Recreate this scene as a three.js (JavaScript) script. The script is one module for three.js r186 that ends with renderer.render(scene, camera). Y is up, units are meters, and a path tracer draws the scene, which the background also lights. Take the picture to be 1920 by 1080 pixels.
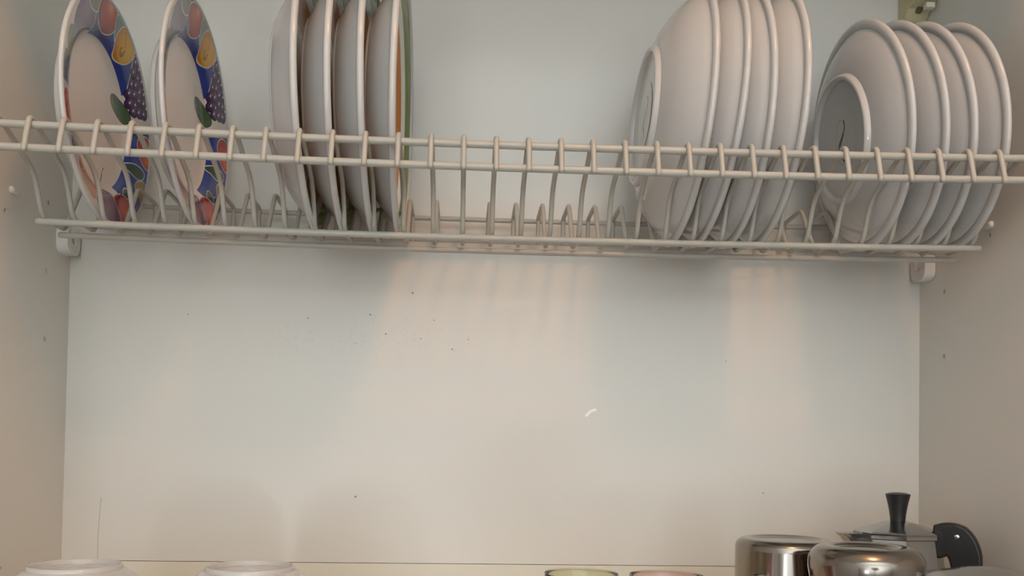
import * as THREE from 'three';
import { RectAreaLightUniformsLib } from 'three/addons/lights/RectAreaLightUniformsLib.js';
import { RoundedBoxGeometry } from 'three/addons/geometries/RoundedBoxGeometry.js';
import { mergeGeometries, toCreasedNormals } from 'three/addons/utils/BufferGeometryUtils.js';
import { Brush, Evaluator, SUBTRACTION } from 'three-bvh-csg';

// ---------------------------------------------------------------- camera, light, exposure
const scene = new THREE.Scene();
scene.background = new THREE.Color(0x000000);
RectAreaLightUniformsLib.init();
const W = 0.864;                                   // inside width of the cabinet; x 0..W, z 0 = back panel, y 0 = lower edge of back panel
const camera = new THREE.PerspectiveCamera(2 * Math.atan(540 / 1700) * 180 / Math.PI, 1920 / 1080, 0.02, 20);
camera.position.set(0.38978, 0.12177, 0.91632);
camera.rotation.order = 'YXZ';
camera.rotation.set(THREE.MathUtils.degToRad(1.554), THREE.MathUtils.degToRad(-3.173), THREE.MathUtils.degToRad(0.941));
camera.setViewOffset(1920, 1080, 0, -245.4, 1920, 1080);   // the photograph is cropped off-centre
const renderer = new THREE.WebGLRenderer({ antialias: true });
renderer.shadowMap.enabled = true;
renderer.toneMapping = THREE.LinearToneMapping;
renderer.toneMappingExposure = 0.93;

const LAMP = { pos: [0.675, 1.16, 0.90], r: 0.036, color: 0xffb878, power: 0.88 };       // warm ceiling globe
const DAY = { pos: [-0.18, -0.36, 2.40], r: 0.035, color: 0xeef4ff, power: 0.6 };        // cool white globe lamp across the kitchen
const UP = { pos: [0.55, 0.0, 1.40], color: 0xe3eff4, power: 27, tilt: 1.08 };       // added fill light out of view, shaped as a lamp facing the far wall

// ---------------------------------------------------------------- helpers
const rnd = (() => { let s = 12345; return () => ((s = (s * 1664525 + 1013904223) >>> 0) / 4294967296); })();
const names = {};
function numbered(n) { const k = names[n] = (names[n] ?? -1) + 1; return k ? `${n}_${String(k).padStart(3, '0')}` : n; }
function mesh(name, geo, mat, parent) {
  const m = new THREE.Mesh(geo, mat); m.name = name; m.castShadow = m.receiveShadow = true;
  if (parent) parent.add(m); return m;
}
function thing(name, label, category, pos = [0, 0, 0], group) {
  const g = new THREE.Group(); g.name = numbered(name); g.position.set(...pos); scene.add(g);
  g.userData = { label, category }; if (group) g.userData.group = group; return g;
}
function struct(name, geo, mat) { const m = mesh(name, geo, mat, scene); m.userData = { kind: 'structure' }; return m; }
function box(x0, x1, y0, y1, z0, z1) { const g = new THREE.BoxGeometry(x1 - x0, y1 - y0, z1 - z0); g.translate((x0 + x1) / 2, (y0 + y1) / 2, (z0 + z1) / 2); return g; }
function rbox(x0, x1, y0, y1, z0, z1, r = 0.001) { const g = new RoundedBoxGeometry(x1 - x0, y1 - y0, z1 - z0, 2, r); g.translate((x0 + x1) / 2, (y0 + y1) / 2, (z0 + z1) / 2); return g; }
const V2 = (a) => a.map(([x, y]) => new THREE.Vector2(x, y));
function smooth(pts, n = 8) {                       // Catmull-Rom through profile points
  return new THREE.SplineCurve(V2(pts)).getPoints(n * (pts.length - 1));
}
const lathe = (pts, seg = 96) => new THREE.LatheGeometry(pts, seg);
function filletPath(P, r) {                         // polyline with rounded corners
  const path = new THREE.CurvePath(); const v = P.map(p => new THREE.Vector3(...p)); let last = v[0];
  for (let i = 1; i < v.length - 1; i++) {
    const a = v[i - 1].clone().sub(v[i]), b = v[i + 1].clone().sub(v[i]);
    const ri = Math.min(r[i] ?? r[0], a.length() * 0.48, b.length() * 0.48);
    const p = v[i].clone().add(a.setLength(ri)), q = v[i].clone().add(b.setLength(ri));
    path.add(new THREE.LineCurve3(last, p)); path.add(new THREE.QuadraticBezierCurve3(p, v[i].clone(), q)); last = q;
  }
  path.add(new THREE.LineCurve3(last, v[v.length - 1])); return path;
}
function canvasTex(w, h, draw) {
  const c = document.createElement('canvas'); c.width = w; c.height = h; draw(c.getContext('2d'), w, h);
  const t = new THREE.CanvasTexture(c); t.colorSpace = THREE.SRGBColorSpace; t.magFilter = THREE.LinearFilter; t.anisotropy = 8; return t;
}
const std = (o) => new THREE.MeshStandardMaterial(o);
const lin = (r, g, b) => new THREE.Color().setRGB(r, g, b);

// ---------------------------------------------------------------- materials
function bumpTex(n, scale, amp) {                    // fine value noise, tiling
  const d = new Uint8Array(n * n * 4), g = [];
  for (let i = 0; i < 64 * 64; i++) g.push(rnd());
  const S = (x, y, m) => { const xi = Math.floor(x), yi = Math.floor(y), fx = x - xi, fy = y - yi, s = t => t * t * (3 - 2 * t);
    const at = (a, b) => g[((b % m + m) % m) * 64 + ((a % m + m) % m)];
    return (at(xi, yi) * (1 - s(fx)) + at(xi + 1, yi) * s(fx)) * (1 - s(fy)) + (at(xi, yi + 1) * (1 - s(fx)) + at(xi + 1, yi + 1) * s(fx)) * s(fy); };
  for (let y = 0; y < n; y++) for (let x = 0; x < n; x++) {
    let v = 0; for (const [m, a] of scale) v += a * S(x / n * m, y / n * m, m);
    const k = (y * n + x) * 4; d[k] = d[k + 1] = d[k + 2] = Math.max(0, Math.min(255, 128 + (v - 0.5) * amp)); d[k + 3] = 255;
  }
  const t = new THREE.DataTexture(d, n, n); t.wrapS = t.wrapT = THREE.RepeatWrapping; t.magFilter = THREE.LinearFilter; t.needsUpdate = true; return t;
}
const waves = bumpTex(256, [[4, 0.6], [11, 0.3], [32, 0.1]], 255);
const LAMI = '#dedad2';
const backTex = canvasTex(2048, 1500, (g, w, h) => {   // x 0..W, y 0..0.63; dirt specks and a grey smudge
  g.fillStyle = LAMI; g.fillRect(0, 0, w, h);
  const X = x => x / W * w, Y = y => h - y / 0.63 * h;
  for (let i = 0; i < 260; i++) {                        // grey smudge of fine dirt
    const x = 0.30 + (rnd() + rnd() + rnd() - 1.5) * 0.11, y = 0.226 + (rnd() + rnd() - 1) * 0.022 + (x - 0.30) * 0.05;
    g.fillStyle = `rgba(110,105,98,${0.03 + rnd() * 0.10})`; g.beginPath(); g.ellipse(X(x), Y(y), 0.6 + rnd() * 2.2, 0.6 + rnd() * 1.2, rnd() * 3, 0, 7); g.fill();
  }
  for (const [x, y, r] of [[0.338, 0.272, 2.4], [0.234, 0.244, 2.0], [0.296, 0.249, 2.2], [0.312, 0.230, 2.2], [0.379, 0.216, 2], [0.285, 0.066, 2.6], [0.116, 0.245, 1.6], [0.7, 0.075, 2], [0.66, 0.21, 1.4], [0.43, 0.33, 1.6], [0.36, 0.245, 1.5], [0.347, 0.226, 1.6], [0.395, 0.226, 1.5]]) {
    g.fillStyle = 'rgba(80,74,66,.55)'; g.beginPath(); g.ellipse(X(x), Y(y), r, r * 0.9, 0, 0, 7); g.fill();
  }
  g.strokeStyle = 'rgba(110,102,92,.35)'; g.lineWidth = 1.6;   // hairline crack in the lower left corner
  g.beginPath(); g.moveTo(X(0.0365), Y(0.062)); g.lineTo(X(0.0352), Y(0.04)); g.lineTo(X(0.0345), Y(0.022)); g.lineTo(X(0.0347), Y(0)); g.stroke();
  g.strokeStyle = 'rgba(252,252,250,.95)'; g.lineWidth = 6; g.lineCap = 'round';   // short curved white streak
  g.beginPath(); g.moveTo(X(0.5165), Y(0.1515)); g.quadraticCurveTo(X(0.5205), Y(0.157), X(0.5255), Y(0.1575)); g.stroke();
});
const M = {
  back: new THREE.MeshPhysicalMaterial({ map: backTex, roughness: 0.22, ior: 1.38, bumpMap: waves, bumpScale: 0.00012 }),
  lami: std({ color: LAMI, roughness: 0.38, bumpMap: waves, bumpScale: 0.0001 }),
  strip: std({ color: '#e0dac9', roughness: 0.35 }),
  room: std({ color: lin(0.60, 0.58, 0.55), roughness: 0.9 }),
  ceiling: std({ color: lin(0.80, 0.79, 0.77), roughness: 0.9 }),
  cupboards: std({ color: lin(0.66, 0.65, 0.63), roughness: 0.5 }),
  floor: std({ color: lin(0.28, 0.25, 0.22), roughness: 0.5 }),
  ceramic: new THREE.MeshPhysicalMaterial({ color: lin(0.585, 0.572, 0.555), roughness: 0.085, clearcoat: 0.25, clearcoatRoughness: 0.05 }),
  rack: std({ color: lin(0.46, 0.438, 0.385), roughness: 0.34 }),
  steel: std({ color: lin(0.31, 0.275, 0.24), metalness: 1, roughness: 0.14 }),
  alu: std({ color: lin(0.46, 0.45, 0.44), metalness: 1, roughness: 0.17 }),
  chrome: std({ color: lin(0.8, 0.8, 0.79), metalness: 1, roughness: 0.07 }),
  black: std({ color: lin(0.016, 0.016, 0.018), roughness: 0.38 }),
  bracket: std({ color: lin(0.62, 0.55, 0.34), roughness: 0.45 }),
  bracketTab: std({ color: lin(0.80, 0.76, 0.62), roughness: 0.4 }),
  clip: std({ color: lin(0.78, 0.77, 0.73), roughness: 0.35 }),
  hole: std({ color: lin(0.05, 0.035, 0.02), roughness: 0.9 }),
  screw: std({ color: lin(0.22, 0.19, 0.13), metalness: 0.8, roughness: 0.4 }),
};
const glass = (c, d) => new THREE.MeshPhysicalMaterial({ color: 0xffffff, transmission: 1, thickness: 0.004, roughness: 0.03, ior: 1.48, attenuationColor: new THREE.Color(c), attenuationDistance: d });

// ---------------------------------------------------------------- kitchen shell (behind and around the camera)
const RX0 = -1.1, RX1 = 2.0, RY0 = -1.5, RY1 = 1.28, RZ0 = -0.012, RZ1 = 2.7, T = 0.1;
struct('floor', box(RX0 - T, RX1 + T, RY0 - T, RY0, RZ0 - T, RZ1 + T), M.floor);
struct('ceiling', box(RX0 - T, RX1 + T, RY1, RY1 + T, RZ0 - T, RZ1 + T), M.ceiling);
struct('wall_back', box(RX0 - T, RX1 + T, RY0, RY1, RZ0 - T, RZ0), M.room);
struct('wall_front', box(RX0 - T, RX1 + T, RY0, RY1, RZ1, RZ1 + T), M.cupboards);
struct('wall_left', box(RX0 - T, RX0, RY0, RY1, RZ0, RZ1), M.room);
struct('wall_right', box(RX1, RX1 + T, RY0, RY1, RZ0, RZ1), M.room);

// lamps
{
  const t = thing('ceiling_lamp', 'warm glowing glass globe hanging under the kitchen ceiling', 'lamp', LAMP.pos);
  const g = new THREE.SphereGeometry(LAMP.r, 32, 20);
  mesh('globe', g, std({ color: 0x000000, emissive: LAMP.color, emissiveIntensity: 14 }), t);
  const top = RY1 - LAMP.pos[1];
  mesh('stem', new THREE.CylinderGeometry(0.012, 0.02, top - LAMP.r + 0.002, 20).translate(0, (top + LAMP.r - 0.002) / 2, 0), M.chrome, t);
  const l = new THREE.PointLight(LAMP.color, LAMP.power * 1.0, 0, 2); l.castShadow = true; l.shadow.radius = 2 * LAMP.r / 0.02; t.add(l); l.name = 'light';
}
{
  const t = thing('globe_lamp', 'cool white globe lamp on a thin black stand across the kitchen', 'lamp', [DAY.pos[0], RY0, DAY.pos[2]]);
  const H = DAY.pos[1] - RY0;
  mesh('base', lathe(V2([[0, 0], [0.11, 0], [0.11, 0.010], [0.016, 0.018], [0, 0.018]]), 48), M.black, t);
  mesh('pole', new THREE.CylinderGeometry(0.009, 0.009, H - DAY.r + 0.002 - 0.012, 20).translate(0, (H - DAY.r + 0.002 + 0.012) / 2, 0), M.black, t);
  mesh('globe', new THREE.SphereGeometry(DAY.r, 32, 20).translate(0, H, 0), std({ color: 0x000000, emissive: DAY.color, emissiveIntensity: 20 }), t);
  const l = new THREE.PointLight(DAY.color, DAY.power, 0, 2); l.castShadow = true; l.shadow.radius = 2 * DAY.r / 0.02; l.position.y = H; t.add(l); l.name = 'light';
}
{
  const t = thing('added_fill_lamp', 'added unseen fill light shaped as a slim standing lamp, bowl shade turned towards the far kitchen wall', 'lamp', [UP.pos[0], RY0, UP.pos[2]]);
  const H = UP.pos[1] - RY0, tip = g => g.rotateX(UP.tilt).translate(0, H, 0);
  mesh('base', lathe(V2([[0, 0], [0.13, 0], [0.13, 0.012], [0.02, 0.02], [0, 0.02]]), 48), M.black, t);
  mesh('pole', new THREE.CylinderGeometry(0.011, 0.011, H - 0.015, 20).translate(0, (H - 0.015) / 2 + 0.012, 0), M.black, t);
  mesh('shade', tip(lathe(V2([[0.0001, -0.004], [0.012, -0.004], [0.09, 0.022], [0.15, 0.085], [0.155, 0.085], [0.095, 0.014], [0.012, -0.014], [0.0001, -0.014]]), 48)), M.clip, t);
  mesh('bulb', tip(new THREE.SphereGeometry(0.03, 24, 16).translate(0, 0.045, 0)), std({ color: 0x000000, emissive: UP.color, emissiveIntensity: 20 }), t);
  const d = new THREE.Vector3(0, Math.cos(UP.tilt), Math.sin(UP.tilt));
  const l = new THREE.SpotLight(UP.color, UP.power, 0, 1.15, 0.5, 2); l.position.set(0, H, 0).addScaledVector(d, 0.095); l.target.position.copy(l.position).add(d); l.castShadow = true; l.shadow.radius = 2; t.add(l, l.target); l.name = 'light';
}

// ---------------------------------------------------------------- cabinet
const CT = 0.63, SH = -0.075, CD = 0.30;            // underside of top, top of shelf, depth
const cab = thing('wall_cabinet', 'open white laminate kitchen wall cabinet with a dish rack and shelf inside', 'cabinet', [0, 0, 0]);
{
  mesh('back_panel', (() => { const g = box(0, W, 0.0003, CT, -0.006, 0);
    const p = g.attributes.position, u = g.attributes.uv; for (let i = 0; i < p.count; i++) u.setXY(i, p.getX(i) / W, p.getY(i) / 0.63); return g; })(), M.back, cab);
  mesh('lower_back_strip', rbox(0, W, SH, -0.0003, -0.008, -0.0003, 0.0003), M.strip, cab).userData.label = 'cream strip below the seam of the back panel';
  const ev = new Evaluator(); ev.useGroups = false;
  function side(x0, x1, holes, dir) {
    const shell = new Brush(box(x0, x1, SH - 0.018, CT + 0.018, -0.01, CD)); shell.updateMatrixWorld();
    let res = shell; const inner = dir > 0 ? x1 : x0;
    for (const [y, z] of holes) {
      const b = new Brush(new THREE.CylinderGeometry(0.0024, 0.0024, 0.012, 20).rotateZ(Math.PI / 2).translate(inner, y, z)); b.updateMatrixWorld();
      res = ev.evaluate(res, b, SUBTRACTION); 
    }
    const panel = mesh('side_panel', toCreasedNormals(res.geometry, 0.5), M.lami, cab);
    for (const [y, z] of holes) mesh('peg_hole', new THREE.CylinderGeometry(0.0023, 0.0023, 0.0012, 16).rotateZ(Math.PI / 2).translate(inner - dir * 0.0046, y, z), M.hole, panel);
  }
  side(-0.018, 0, [[0.340, 0.0495], [0.276, 0.0495], [0.212, 0.0500], [0.312, 0.129], [0.0077, 0.118]], 1);
  side(W, W + 0.018, [[0.343, 0.048], [0.279, 0.048], [0.2145, 0.048], [0.3176, 0.125]], -1);
  mesh('top_panel', box(0, W, CT, CT + 0.018, -0.01, CD), M.lami, cab);
  mesh('shelf', rbox(0, W, SH - 0.018, SH, -0.01, CD, 0.0008), M.lami, cab);
  // hanger in the upper right back corner
  const hb = new THREE.Shape(V2([[0, 0], [0, 0.062], [0.034, 0.062], [0.034, 0.012], [0.020, 0.009], [0.010, 0]]));   // in z (across) and y
  const hg = new THREE.ExtrudeGeometry(hb, { depth: 0.022, bevelEnabled: true, bevelSize: 0.0012, bevelThickness: 0.0012, bevelSegments: 2 });
  hg.rotateY(-Math.PI / 2);                          // shape x -> z, depth -> -x
  const hang = mesh('hanger_bracket', hg.translate(W - 0.0016, 0.5665, 0.0014), M.bracket, cab); hang.userData.label = 'yellowed plastic cabinet hanger in the top corner';
  mesh('bracket_tab', rbox(W - 0.0135, W - 0.004, 0.5690, 0.5745, 0.030, 0.0375, 0.001), M.bracketTab, hang);
  mesh('bracket_screw', new THREE.CylinderGeometry(0.0035, 0.0035, 0.006, 20).rotateX(Math.PI / 2.6).translate(W - 0.013, 0.5745, 0.022), M.screw, hang);
  // pegs and clips that carry the rack
  for (const [x, d, y, z] of [[0, 1, 0.3325, 0.1185], [W, -1, 0.3262, 0.1262]]) {
    const g = new RoundedBoxGeometry(0.006, 0.0065, 0.011, 3, 0.0028); g.translate(x + d * 0.0008, y, z);
    mesh('shelf_peg', g, M.lami, cab);
  }
  for (const [x, d] of [[0, 1], [W, -1]]) {
    const s = new THREE.Shape(); s.moveTo(0, 0.018); s.lineTo(0, 0.006); s.quadraticCurveTo(0.001, -0.007, 0.014, -0.008); s.lineTo(0.026, -0.008); s.quadraticCurveTo(0.036, -0.006, 0.036, 0.004); s.lineTo(0.036, 0.018); s.quadraticCurveTo(0.034, 0.024, 0.028, 0.022); s.lineTo(0.026, 0.008); s.quadraticCurveTo(0.020, 0.000, 0.012, 0.006); s.lineTo(0.010, 0.022); s.quadraticCurveTo(0.002, 0.024, 0, 0.018);
    const g = new THREE.ExtrudeGeometry(s, { depth: 0.012, bevelEnabled: true, bevelSize: 0.0012, bevelThickness: 0.0012, bevelSegments: 2, curveSegments: 10 });
    g.scale(0.78, 0.78, 0.8); g.rotateY(-Math.PI / 2); g.translate(d > 0 ? 0.0102 : W - 0.0012, d > 0 ? 0.3045 : 0.3010, 0.004);
    mesh('rack_clip', g, M.clip, cab).userData.label = 'white plastic clip under the rack end';
  }
}

// ---------------------------------------------------------------- dish rack
const RK = { zt: 0.2217, yt: 0.3565, zl: 0.2277, yl: 0.3372, zv: 0.1614, zf: 0.1486, yf: 0.2999, zr: 0.1018, za: 0.0665, ya: 0.3517, zb: 0.0186, yb: 0.3517, x0: 0.3876, p: 0.025 };
const sagAt = (x, s) => { const u = (x - W / 2) / (W / 2); return -s * (1 - u * u); };
{
  const t = thing('dish_rack', 'beige plastic-coated wire dish rack spanning the cabinet, holding plates and bowls', 'dish rack', [W / 2, RK.yf, 0.12]);
  const off = t.position;
  function rail(name, y, z, x0, x1, s, r) {
    const pts = []; for (let i = 0; i <= 24; i++) { const x = x0 + (x1 - x0) * i / 24; pts.push(new THREE.Vector3(x - off.x, y + sagAt(x, s) - off.y, z - off.z)); }
    const c = new THREE.CatmullRomCurve3(pts);
    const caps = [pts[0], pts[24]].map(p => new THREE.SphereGeometry(r, 10, 8).translate(p.x, p.y, p.z));
    return mesh(name, mergeGeometries([new THREE.TubeGeometry(c, 72, r, 12), ...caps]), M.rack, t);
  }
  rail('upper_front_rail', RK.yt, RK.zt, 0.004, W - 0.004, 0.0044, 0.003);
  rail('upper_front_rail', RK.yl, RK.zl, 0.004, W - 0.004, 0.0044, 0.003);
  const a = RK.x0 - 14 * RK.p, b = RK.x0 + 18 * RK.p;
  rail('lower_front_rail', RK.yf, RK.zf, a - 0.001, b + 0.002, 0.0038, 0.0029);
  rail('floor_rail', RK.yf - 0.0005, RK.zr, a - 0.003, b + 0.006, 0.0044, 0.0027);
  rail('rear_rail', RK.yb - 0.002, RK.zb - 0.004, a - 0.004, b + 0.004, 0.0050, 0.0024);
  rail('rear_rail', 0.3275, RK.zb - 0.004, a - 0.004, b + 0.004, 0.0040, 0.0026);
  const r = 0.0021, P = [
    [0, RK.yl - 0.002, RK.zl + 0.0045], [0, RK.yt + 0.0062, RK.zt + 0.0028], [0, RK.yt + 0.003, RK.zt - 0.010], [0, RK.yl + 0.001, RK.zv], [0, RK.yf + 0.0048, RK.zf - 0.0042],
    [0, RK.yf + 0.0044, RK.zr - 0.001], [0, RK.ya + 0.0015, RK.za], [0, RK.yb - 0.0005, RK.zb], [0, 0.3265, RK.zb]].map(([x, y, z]) => [x, y - off.y, z - off.z]);
  const path = filletPath(P, [0, 0.006, 0.006, 0.012, 0.008, 0.006, 0.007, 0.005]);
  const wire = mergeGeometries([new THREE.TubeGeometry(path, 170, r, 10), new THREE.SphereGeometry(r, 10, 8).translate(...P[0]), new THREE.SphereGeometry(r, 10, 8).translate(...P[8])]);
  for (let i = -14; i <= 18; i++) {
    const x = RK.x0 + i * RK.p, m = mesh('wire', wire, M.rack, t);
    m.position.set(x - off.x, sagAt(x, 0.0042), 0);
  }
}

// ---------------------------------------------------------------- dishes: lathed about their axis, stood on edge with the open side to +x
function planarUV(g, R) {                            // u runs away from the camera, v up
  const p = g.attributes.position, u = g.attributes.uv;
  for (let i = 0; i < p.count; i++) u.setXY(i, 0.5 - p.getZ(i) / (2 * R), 0.5 + (p.getY(i) - R) / (2 * R));
  return g;
}
const stand = (pts, D, R, seg = 128) => planarUV(lathe(pts, seg).rotateZ(-Math.PI / 2).translate(-D, R, 0), R);
const stampTex = canvasTex(256, 256, (g, w) => {
  g.fillStyle = '#c9c7c4'; g.fillRect(0, 0, w, w); g.translate(w / 2, w / 2);
  g.strokeStyle = 'rgba(70,70,62,.9)'; g.lineCap = 'round'; g.lineWidth = 9;
  g.beginPath(); g.moveTo(40, -62); g.bezierCurveTo(52, -30, 20, -14, -6, 4); g.bezierCurveTo(-34, 22, -20, 44, -2, 50); g.bezierCurveTo(8, 60, 2, 74, 12, 84); g.stroke();
  g.lineWidth = 15; g.beginPath(); g.moveTo(24, -14); g.lineTo(-12, 16); g.stroke(); g.beginPath(); g.moveTo(-8, 44); g.lineTo(2, 58); g.stroke();
  g.lineWidth = 4; g.strokeStyle = 'rgba(110,110,104,.35)'; g.beginPath(); g.ellipse(4, 8, 46, 84, 0.1, 0, 7); g.stroke();
});
const stampMat = std({ map: stampTex, roughness: 0.12 });
function dish(t, { R, D, foot, outer, inner, lipW, lipT, face, stamp, fh = 1 }) {
  // outer: profile from base to under the lip; inner: from under the lip to the centre (both [r, h], h = 0 foot, D = lip)
  const back = [...V2([[0.0001, 0.0042 * fh], [foot - 0.006, 0.0042 * fh]]), ...smooth(outer, 6)];
  const front = smooth(inner, 6);
  if (face) {
    mesh('body', stand([...back], D, R), M.ceramic, t);
    mesh('painted_face', stand(front, D, R), face, t).userData.label = 'printed coloured face';
  } else mesh('body', stand([...back, ...front], D, R), M.ceramic, t);
  const lip = []; for (let i = 0; i <= 20; i++) { const a = i / 20 * Math.PI * 2 - 2.2, e = Math.abs(Math.cos(a)) ; lip.push(new THREE.Vector2(R - lipW / 2 + Math.cos(a) * lipW / 2, D - lipT / 2 + Math.sin(a) * lipT / 2)); }
  mesh('rim', stand(lip, D, R), M.ceramic, t);
  const ft = [[foot - 0.0058, 0.0044], [foot - 0.0048, 0.0012], [foot - 0.003, 0.0000], [foot - 0.0012, 0.0004], [foot, 0.0022], [foot + 0.001, 0.0048]];
  mesh('foot_ring', stand(smooth(ft.map(([x, y]) => [x, y * fh]), 5), D, R), M.ceramic, t);
  if (stamp) {
    const g = new THREE.CircleGeometry(0.030, 48).rotateY(-Math.PI / 2).translate(-D + 0.0038, R, 0);
    mesh('backstamp', g, stampMat, t).userData.label = 'grey maker mark on the underside';
  }
}
const YF = 0.3028;
function place(t, X, R, lean, Z = 0.12) {            // X: x of the lip's centre; the thing's origin is where it touches the rack
  const a = THREE.MathUtils.degToRad(lean), Y = YF + R * Math.cos(a);
  t.position.set(X + Math.sin(a) * R, Y - Math.cos(a) * R, Z); t.rotation.z = a;
}
function copyOf(src, label) { const c = src.clone(); c.name = numbered(src.name.replace(/_\d+$/, '')); c.userData = { ...src.userData, label }; scene.add(c); return c; }

// fruit plates
const fruitTex = canvasTex(2048, 2048, (g, w) => {
  const C = w / 2, S = w / 2;                          // r relative to plate radius
  const P = (r, th) => [C + Math.cos(th * Math.PI / 180) * r * S, C - Math.sin(th * Math.PI / 180) * r * S];
  g.fillStyle = '#e2d7cf'; g.fillRect(0, 0, w, w);
  function sector(r0, r1, a0, a1, col) {
    g.fillStyle = col; g.beginPath(); g.arc(C, C, r1 * S, -a1 * Math.PI / 180, -a0 * Math.PI / 180); g.arc(C, C, r0 * S, -a0 * Math.PI / 180, -a1 * Math.PI / 180, true); g.closePath(); g.fill();
  }
  function blob(pts, col, line = '#e9e4e2', lw = 9) {   // closed smooth outline through polar points
    const q = pts.map(([r, t]) => P(r, t)), n = q.length; g.beginPath();
    g.moveTo((q[n - 1][0] + q[0][0]) / 2, (q[n - 1][1] + q[0][1]) / 2);
    for (let i = 0; i < n; i++) g.quadraticCurveTo(...q[i], (q[i][0] + q[(i + 1) % n][0]) / 2, (q[i][1] + q[(i + 1) % n][1]) / 2);
    g.closePath(); g.fillStyle = col; g.fill(); if (line) { g.strokeStyle = line; g.lineWidth = lw; g.stroke(); }
  }
  function grad(r, t, rad, stops) { const [x, y] = P(r, t), k = g.createRadialGradient(x, y, 0, x, y, rad * S); stops.forEach(([o, c]) => k.addColorStop(o, c)); return k; }
  const circ = (r, t, rad, col) => { const [x, y] = P(r, t); g.fillStyle = col; g.beginPath(); g.arc(x, y, rad * S, 0, 7); g.fill(); };
  const BLUE = '#2c3f94';
  // blue grounds
  sector(0.645, 0.975, 34, 112, BLUE); sector(0.645, 0.975, -60, -12, BLUE); sector(0.66, 0.975, 3, 9, '#23306f'); sector(0.70, 0.97, 175, 184, '#2f3a86');
  // mauve fruit and grey leaf, upper near side
  blob([[0.66, 110], [0.68, 124], [0.67, 140], [0.74, 150], [0.9, 148], [0.97, 132], [0.97, 116], [0.85, 108]], grad(0.86, 122, 0.32, [[0, '#8a7089'], [0.6, '#6b4a74'], [1, '#4c3359']]));
  blob([[0.80, 108], [0.86, 119], [0.97, 121], [0.98, 106], [0.9, 101]], '#7d8377');
  // apple at the top
  blob([[0.69, 90], [0.71, 101], [0.82, 107], [0.97, 103], [0.985, 86], [0.92, 78], [0.77, 80]], grad(0.93, 90, 0.26, [[0, '#d98848'], [0.35, '#c0402a'], [1, '#7c1a1f']]));
  // pear
  blob([[0.70, 74], [0.88, 82], [0.98, 82], [0.985, 70], [0.9, 74]], '#7e9080');
  blob([[0.66, 63], [0.68, 72], [0.80, 76], [0.92, 74], [0.985, 70], [0.985, 55], [0.90, 52], [0.74, 54]], grad(0.84, 60, 0.24, [[0, '#e9b22a'], [0.6, '#dd9d14'], [1, '#b9680f']]));
  g.strokeStyle = '#3d2c10'; g.lineWidth = 9; { const [x, y] = P(0.765, 64); g.beginPath(); g.ellipse(x, y, 16, 38, -0.3, 0, 5.4); g.stroke(); g.beginPath(); g.moveTo(x + 30, y + 34); g.lineTo(x + 52, y - 40); g.stroke(); }
  g.strokeStyle = '#b8620e'; g.lineWidth = 20; g.globalAlpha = 0.5; { g.beginPath(); g.moveTo(...P(0.94, 69)); g.quadraticCurveTo(...P(0.88, 64), ...P(0.83, 63)); g.stroke(); } g.globalAlpha = 1;
  // grapes
  blob([[0.68, 37], [0.80, 46], [0.90, 53], [0.985, 52], [0.985, 18], [0.86, 15], [0.75, 18], [0.66, 25]], '#4c2f57');
  for (const [r, t] of [[0.93, 49], [0.95, 44], [0.85, 45], [0.9, 40], [0.78, 39], [0.84, 37], [0.95, 37], [0.72, 34], [0.79, 32], [0.88, 32], [0.95, 30], [0.71, 27], [0.78, 25], [0.85, 27], [0.92, 25], [0.74, 21], [0.82, 20], [0.9, 19], [0.96, 22]]) {
    circ(r, t, 0.056, '#2a1836'); circ(r, t, 0.050, grad(r + 0.012, t + 1, 0.06, [[0, '#7d5a86'], [0.6, '#543462'], [1, '#3a2148']]));
    const [x, y] = P(r, t); g.fillStyle = '#ece6ee'; g.beginPath(); g.ellipse(x - 12, y - 6, 7, 13, 0.3, 0, 7); g.fill();
  }
  // leaf reaching into the well
  blob([[0.42, 34], [0.46, 42], [0.57, 37], [0.68, 24], [0.70, 14], [0.64, 10], [0.53, 16], [0.44, 25]], '#4c6347', '#2e3a30', 7);
  // red fruit at the right
  sector(0.66, 0.975, -13, 3, BLUE);
  blob([[0.755, -2], [0.80, 5], [0.90, 6.5], [0.985, 4], [0.985, -13], [0.92, -14.5], [0.82, -11]], grad(0.93, -9, 0.22, [[0, '#e0772c'], [0.35, '#cf3a1c'], [1, '#a3161b']]));
  // leaf below it
  blob([[0.61, -27], [0.70, -19], [0.82, -16], [0.93, -17], [0.90, -24], [0.78, -28]], '#34503f');
  // yellow pear and plum, lower right
  blob([[0.80, -30], [0.90, -23], [0.985, -24], [0.985, -42], [0.92, -41], [0.84, -37]], '#a8873a');
  blob([[0.80, -44], [0.88, -36], [0.985, -38], [0.985, -54], [0.90, -52]], '#4a2f72', '#b9b3cf', 6);
  // small leaf, red fruit, mauve fruit along the bottom
  blob([[0.70, -46], [0.79, -43], [0.86, -46], [0.83, -54], [0.74, -55]], '#4a5f50');
  blob([[0.69, -62], [0.76, -52], [0.90, -47], [0.985, -49], [0.985, -72], [0.88, -79], [0.73, -76]], grad(0.93, -60, 0.26, [[0, '#e58a2c'], [0.4, '#c8331d'], [1, '#8e1b22']]));
  g.strokeStyle = '#1d1a26'; g.lineWidth = 12; g.beginPath(); g.moveTo(...P(0.70, -56)); g.lineTo(...P(0.79, -58)); g.stroke();
  blob([[0.66, -70], [0.76, -72], [0.97, -70], [0.98, -100], [0.84, -108], [0.68, -100], [0.64, -84]], grad(0.8, -86, 0.3, [[0, '#8d5a74'], [0.7, '#6a4260'], [1, '#4d3050']]));
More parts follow.
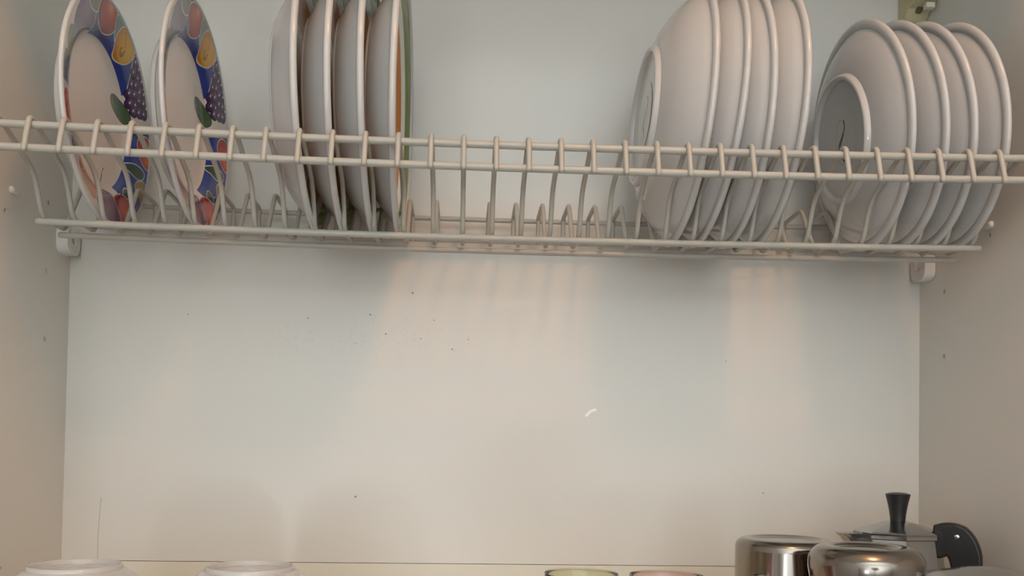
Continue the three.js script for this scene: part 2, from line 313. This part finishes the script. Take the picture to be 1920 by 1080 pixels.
  // orange peel, olive sprig and red along the near side
  blob([[0.67, -106], [0.72, -102], [0.92, -108], [0.94, -128], [0.84, -136], [0.70, -134], [0.68, -120]], grad(0.76, -120, 0.24, [[0, '#dc9330'], [1, '#c2761c']]));
  blob([[0.68, -138], [0.84, -140], [0.94, -146], [0.84, -152], [0.70, -150]], '#34382a', '#d9d4cc', 5);
  blob([[0.66, -152], [0.80, -152], [0.96, -156], [0.96, -172], [0.80, -174], [0.66, -170]], grad(0.8, -160, 0.24, [[0, '#d9642a'], [1, '#b7301f']]));
  blob([[0.70, -176], [0.94, -176], [0.95, 166], [0.72, 166]], '#4d4a2e', '#d9d4cc', 5);
  blob([[0.55, 160], [0.60, 148], [0.72, 144], [0.92, 150], [0.92, 164], [0.70, 170], [0.56, 168]], '#5f7350', '#59664e', 5);
  // dark pencil sprig inside the well
  g.strokeStyle = '#5a463f'; g.lineWidth = 9; g.lineCap = 'round'; g.beginPath(); g.moveTo(...P(0.47, -62)); g.quadraticCurveTo(...P(0.47, -69), ...P(0.52, -73)); g.quadraticCurveTo(...P(0.55, -74), ...P(0.63, -82)); g.stroke();
  g.lineWidth = 15; g.beginPath(); g.moveTo(...P(0.52, -72)); g.lineTo(...P(0.57, -77)); g.stroke();
});
const glazed = (map) => new THREE.MeshPhysicalMaterial({ map, roughness: 0.13, clearcoat: 0.4, clearcoatRoughness: 0.06 });
{
  const R = 0.099, D = 0.0215;
  const spec = { R, D, foot: 0.066, lipW: 0.0042, lipT: 0.0042, face: glazed(fruitTex),
    outer: [[0.063, 0.0045], [0.070, 0.0062], [0.078, 0.0118], [0.087, 0.0152], [0.0955, 0.0184], [0.0975, 0.0196]],
    inner: [[0.0968, 0.0208], [0.090, 0.0194], [0.079, 0.0169], [0.0695, 0.0140], [0.0645, 0.0098], [0.058, 0.0074], [0.045, 0.0066], [0.02, 0.0066], [0.0001, 0.0066]] };
  const t = thing('fruit_plate', 'leftmost plate in the rack, dessert plate with fruit printed on a blue rim', 'plate', [0, 0, 0], 'fruit plates at the left of the rack');
  dish(t, spec); place(t, 0.0829, R, 1.0);
  place(copyOf(t, 'second fruit-printed plate from the left, beside the gap before the white plates'), 0.1577, R, 1.43);
}
// colour-rimmed dinner plates, seen from behind
const bandTex = canvasTex(1024, 1024, (g, w) => {
  const C = w / 2, S = w / 2; g.fillStyle = '#e3dfd6'; g.fillRect(0, 0, w, w);
  for (const [r0, r1, col] of [[0.66, 0.81, '#c5741f'], [0.855, 0.955, '#6c7a30']]) { g.strokeStyle = col; g.lineWidth = (r1 - r0) * S; g.beginPath(); g.arc(C, C, (r0 + r1) / 2 * S, 0, 7); g.stroke(); }
});
{
  const R = 0.112, D = 0.029;
  const spec = { R, D, foot: 0.0735, fh: 0.5, lipW: 0.006, lipT: 0.0058, face: glazed(bandTex),
    outer: [[0.069, 0.0020], [0.0765, 0.0030], [0.089, 0.0112], [0.098, 0.0182], [0.104, 0.0228], [0.1085, 0.0246]],
    inner: [[0.1085, 0.0268], [0.102, 0.0252], [0.094, 0.0206], [0.082, 0.0126], [0.066, 0.0082], [0.045, 0.0074], [0.02, 0.0072], [0.0001, 0.0072]] };
  const G = 'white-backed plates with orange and green bands left of centre';
  const t = thing('dinner_plate', 'first of four upright white-backed plates, nearest the fruit plates', 'plate', [0, 0, 0], G);
  dish(t, spec); place(t, 0.2600, R, 1.14);
  place(copyOf(t, 'second from the left of four upright white-backed plates'), 0.2855, R, 0.43);
  place(copyOf(t, 'third from the left of four upright white-backed plates'), 0.3105, R, 0.6);
  place(copyOf(t, 'white plate showing its orange and green bands at the edge of the empty gap'), 0.3355, R, -0.88);
}
// deep bowls and shallow bowls
{
  const R = 0.1128, D = 0.041;
  const spec = { R, D, foot: 0.060, lipW: 0.0086, lipT: 0.0062, stamp: true,
    outer: [[0.056, 0.0045], [0.0645, 0.0056], [0.079, 0.0115], [0.0915, 0.0195], [0.1005, 0.0280], [0.1050, 0.0338], [0.1075, 0.0362]],
    inner: [[0.1075, 0.0392], [0.1015, 0.0352], [0.094, 0.0268], [0.084, 0.0188], [0.068, 0.0112], [0.045, 0.0086], [0.02, 0.0080], [0.0001, 0.0080]] };
  const G = 'deep white bowls right of centre';
  const t = thing('deep_bowl', 'deep white bowl at the front of its nest, bordering the empty middle of the rack', 'bowl', [0, 0, 0], G);
  dish(t, spec); place(t, 0.5867, R, -3.64, 0.1135);
  place(copyOf(t, 'second deep white bowl counted from the empty middle of the rack'), 0.6115, R, -4.3, 0.1135);
  place(copyOf(t, 'third deep white bowl counted from the empty middle of the rack'), 0.6339, R, -1.2, 0.1135);
  place(copyOf(t, 'last deep white bowl, facing the smaller stack by the right wall'), 0.6609, R, -2.02, 0.1135);
}
{
  const R = 0.1006, D = 0.0235;
  const spec = { R, D, foot: 0.0565, lipW: 0.0094, lipT: 0.0062, stamp: true,
    outer: [[0.0525, 0.0045], [0.061, 0.0052], [0.075, 0.0090], [0.085, 0.0135], [0.0905, 0.0170], [0.0925, 0.0184], [0.0948, 0.0196]],
    inner: [[0.0955, 0.0218], [0.091, 0.0202], [0.084, 0.0160], [0.072, 0.0112], [0.058, 0.0082], [0.04, 0.0072], [0.02, 0.0070], [0.0001, 0.0070]] };
  const G = 'shallow white bowls by the right cabinet wall';
  const t = thing('shallow_bowl', 'shallow white bowl with its dark underside in view, first of the right stack', 'bowl', [0, 0, 0], G);
  dish(t, spec); place(t, 0.7475, R, 6.26);
  place(copyOf(t, 'second shallow white bowl of the right stack, under the yellowed hanger'), 0.7752, R, 6.68);
  place(copyOf(t, 'third shallow white bowl of the right stack, last but one before the wall'), 0.7985, R, 7.0);
  place(copyOf(t, 'shallow white bowl nearest the right cabinet wall'), 0.8262, R, 5.9);
}

// ---------------------------------------------------------------- things on the shelf
{
  const y0 = SH, top = 0.0305;
  const t = thing('cup_bowl', 'upturned white bowl in the bottom left corner of the shelf', 'bowl', [0.116, SH, 0.25], 'upturned white bowls on the shelf');
  const Y = (y) => y - SH;
  const prof = [[0.0595, 0], [0.0603, 0.0015], [0.0600, 0.02], [0.0592, 0.045], [0.0565, 0.068], [0.0505, Y(0.0115)], [0.0415, Y(0.0208)], [0.0338, Y(0.0270)], [0.0300, Y(0.0278)]];
  const inn = [[0.030, Y(0.0230)], [0.039, Y(0.0170)], [0.049, Y(0.006)], [0.0545, 0.06], [0.0565, 0.03], [0.0595, 0]];
  mesh('body', lathe([...smooth(prof, 6), ...V2([[0.0285, Y(0.0272)], [0.0001, Y(0.0275)], [0.0001, Y(0.0225)]]), ...smooth(inn, 6)], 96), M.ceramic, t);
  mesh('foot_ring', lathe(smooth([[0.0320, Y(0.0272)], [0.0317, Y(0.0292)], [0.0306, Y(0.0306)], [0.0294, Y(0.0300)], [0.0286, Y(0.0268)]], 6), 96), M.ceramic, t);
  const c = copyOf(t, 'upturned white bowl on the shelf below the fruit plates, clear of the corner'); c.position.x = 0.2395;
}
function tumbler(name, label, x, z, R, top, col, d) {
  const t = thing(name, label, 'glass', [x, SH, z], 'coloured glasses on the shelf');
  const H = top - SH;
  const p = [...V2([[0.0001, 0], [R * 0.72, 0]]), ...smooth([[R * 0.76, 0.002], [R * 0.82, H * 0.3], [R * 0.93, H * 0.7], [R * 0.995, H - 0.002], [R * 0.985, H]], 6), ...smooth([[R * 0.93, H - 0.0008], [R * 0.86, H * 0.7], [R * 0.74, H * 0.3], [R * 0.66, 0.009]], 6), ...V2([[0.0001, 0.008]])];
  mesh('bowl', lathe(p, 72), glass(col, d), t);
  return t;
}
tumbler('drinking_glass', 'green tinted glass on the shelf, left of the pink one', 0.4797, 0.25, 0.0272, 0.0265, '#5f7d18', 0.022);
tumbler('drinking_glass', 'pink tinted glass on the shelf, right of the green one', 0.5430, 0.25, 0.0272, 0.0257, '#b5323c', 0.022);
{
  const H = 0.0455 - SH, R = 0.0417;
  const t = thing('steel_cup', 'upturned straight-sided stainless steel cup with a flat ringed base', 'cup', [0.6655, SH, 0.16]);
  mesh('body', lathe([...V2([[R * 0.96, 0.002], [R * 1.015, 0], [R * 1.02, 0.0015], [R, 0.004], [R, H - 0.009]]), ...smooth([[R, H - 0.0085], [R - 0.001, H - 0.004], [R - 0.005, H - 0.0006], [R - 0.010, H]], 6), ...smooth([[R - 0.012, H], [R - 0.015, H - 0.0012], [R - 0.018, H - 0.0016]], 4), ...V2([[0.0001, H - 0.0018]])], 96), M.steel, t);
  const pts = [[0.9, 0.086], [1.05, 0.0905], [1.36, 0.0905], [1.48, 0.083], [1.43, 0.06], [1.2, 0.036], [0.95, 0.03]].map(([r, y]) => new THREE.Vector3(-0.70 * r * R, y, 0.71 * r * R));
  mesh('handle', new THREE.TubeGeometry(new THREE.CatmullRomCurve3(pts), 40, 0.0042, 12), M.steel, t);
}
{
  const t = thing('sugar_bowl', 'squat round-shouldered stainless steel bowl turned upside down before the coffee maker', 'bowl', [0.6915, SH, 0.255]);
  const Y = (y) => y - SH;
  const p = [...V2([[0.030, 0.001], [0.037, 0], [0.0375, 0.0015]]), ...smooth([[0.036, 0.004], [0.031, 0.020], [0.0315, 0.045], [0.0355, 0.080], [0.0398, 0.1], [0.0412, Y(0.0362)], [0.0400, Y(0.0428)], [0.0355, Y(0.0482)], [0.030, Y(0.0502)], [0.0255, Y(0.0500)]], 8), ...smooth([[0.0235, Y(0.0494)], [0.0215, Y(0.0482)], [0.019, Y(0.0478)]], 5), ...V2([[0.0001, Y(0.0476)]])];
  mesh('body', lathe(p, 96), M.steel, t);
}
{
  const cx = 0.790, cz = 0.105, L = 0.0455;           // lid rim height
  const t = thing('coffee_maker', 'faceted aluminium stovetop coffee maker with black knob and handle in the right corner', 'coffee maker', [cx, SH, cz]);
  const Y = (y) => y - SH;
  const oct = (pts) => { const g = new THREE.LatheGeometry(V2(pts), 8); g.rotateY(Math.PI / 8 + 0.12); return toCreasedNormals(g, 0.3); };
  mesh('boiler', oct([[0.0001, 0], [0.041, 0], [0.0425, 0.002], [0.036, 0.040], [0.036, 0.044], [0.0001, 0.044]]), M.alu, t);
  mesh('collar', lathe(V2([[0.030, 0.044], [0.0375, 0.044], [0.038, 0.046], [0.038, 0.052], [0.0375, 0.054], [0.030, 0.054]]), 64), M.alu, t);
  const jug = mesh('jug', oct([[0.030, 0.054], [0.0385, 0.056], [0.0425, 0.075], [0.0365, Y(L) - 0.004], [0.0385, Y(L) - 0.003], [0.0385, Y(L)], [0.0355, Y(L)], [0.034, Y(L) - 0.006], [0.034, 0.06]]), M.alu, t);
  // spout to the left: a V-shaped trough
  const sp = new THREE.Shape(V2([[-0.006, 0], [0.015, 0], [0.010, -0.003], [-0.006, -0.026]]));
  const sg = new THREE.ExtrudeGeometry(sp, { depth: 0.013, bevelEnabled: true, bevelSize: 0.001, bevelThickness: 0.001, bevelSegments: 2 }).translate(0, 0, -0.0065);
  sg.rotateY(Math.PI + 0.15); mesh('spout', sg.translate(-0.0375, Y(L) - 0.0008, -0.006), M.alu, jug);
  const lid = mesh('lid', oct([[0.0385, Y(L)], [0.039, Y(L) + 0.0012], [0.036, Y(L) + 0.0028], [0.0085, Y(L) + 0.0115], [0.0001, Y(L) + 0.0118]]), M.alu, t);
  const kn = [[0.0068, 0], [0.0066, 0.006], [0.0072, 0.014], [0.0090, 0.024], [0.0106, 0.0305], [0.0104, 0.0318], [0.006, 0.0330], [0.0001, 0.0334]];
  mesh('knob', lathe(smooth(kn, 5), 32).translate(0, Y(L) + 0.004, 0), M.black, lid);
  mesh('hinge', (() => { const g = mergeGeometries([new THREE.CylinderGeometry(0.0046, 0.0046, 0.016, 20).rotateX(Math.PI / 2), new THREE.SphereGeometry(0.0052, 20, 14).translate(0, 0, 0.008)]); return g.rotateY(0.6).translate(0.0345, Y(L) + 0.0005, 0.024); })(), M.chrome, lid);
  // handle: outline in the plane that leaves the jug towards the camera's right
  const h = new THREE.Shape(), q = (px, py) => [(px - 1685) / 2560, (1000 - py) / 2150 + 0.0005];
  h.moveTo(...q(1768, 984)); h.quadraticCurveTo(...q(1800, 974), ...q(1826, 986)); h.quadraticCurveTo(...q(1850, 1002), ...q(1856, 1035)); h.quadraticCurveTo(...q(1858, 1060), ...q(1850, 1085)); h.lineTo(...q(1838, 1150)); h.quadraticCurveTo(...q(1828, 1168), ...q(1812, 1150)); h.lineTo(...q(1806, 1070)); h.quadraticCurveTo(...q(1802, 1034), ...q(1790, 1033)); h.quadraticCurveTo(...q(1772, 1044), ...q(1760, 1036)); h.quadraticCurveTo(...q(1752, 1026), ...q(1764, 1014)); h.lineTo(...q(1768, 984));
  const hg = new THREE.ExtrudeGeometry(h, { depth: 0.008, bevelEnabled: true, bevelSize: 0.0022, bevelThickness: 0.003, bevelSegments: 4, curveSegments: 14 }).translate(0, 0, -0.004);
  hg.rotateY(-0.62); mesh('handle', hg.translate(0, Y(L), 0), M.black, t);
}
{
  const t = thing('small_pot', 'metal pot with a shallow faceted lid at the bottom right edge, before the black handle', 'pot', [0.7830, SH, 0.255]);
  const Y = (y) => y - SH;
  const oct = (pts) => { const g = new THREE.LatheGeometry(V2(pts), 10); g.rotateY(0.2); return toCreasedNormals(g, 0.25); };
  mesh('body', oct([[0.0001, 0], [0.036, 0], [0.0375, 0.002], [0.0385, 0.06], [0.0385, Y(0.0255)], [0.030, Y(0.0255)]]), M.alu, t);
  mesh('lid', oct([[0.034, Y(0.0255)], [0.0415, Y(0.0258)], [0.0425, Y(0.0268)], [0.0415, Y(0.0282)], [0.036, Y(0.0295)], [0.012, Y(0.0345)], [0.0001, Y(0.0352)]]), M.alu, t);
}

renderer.render(scene, camera);
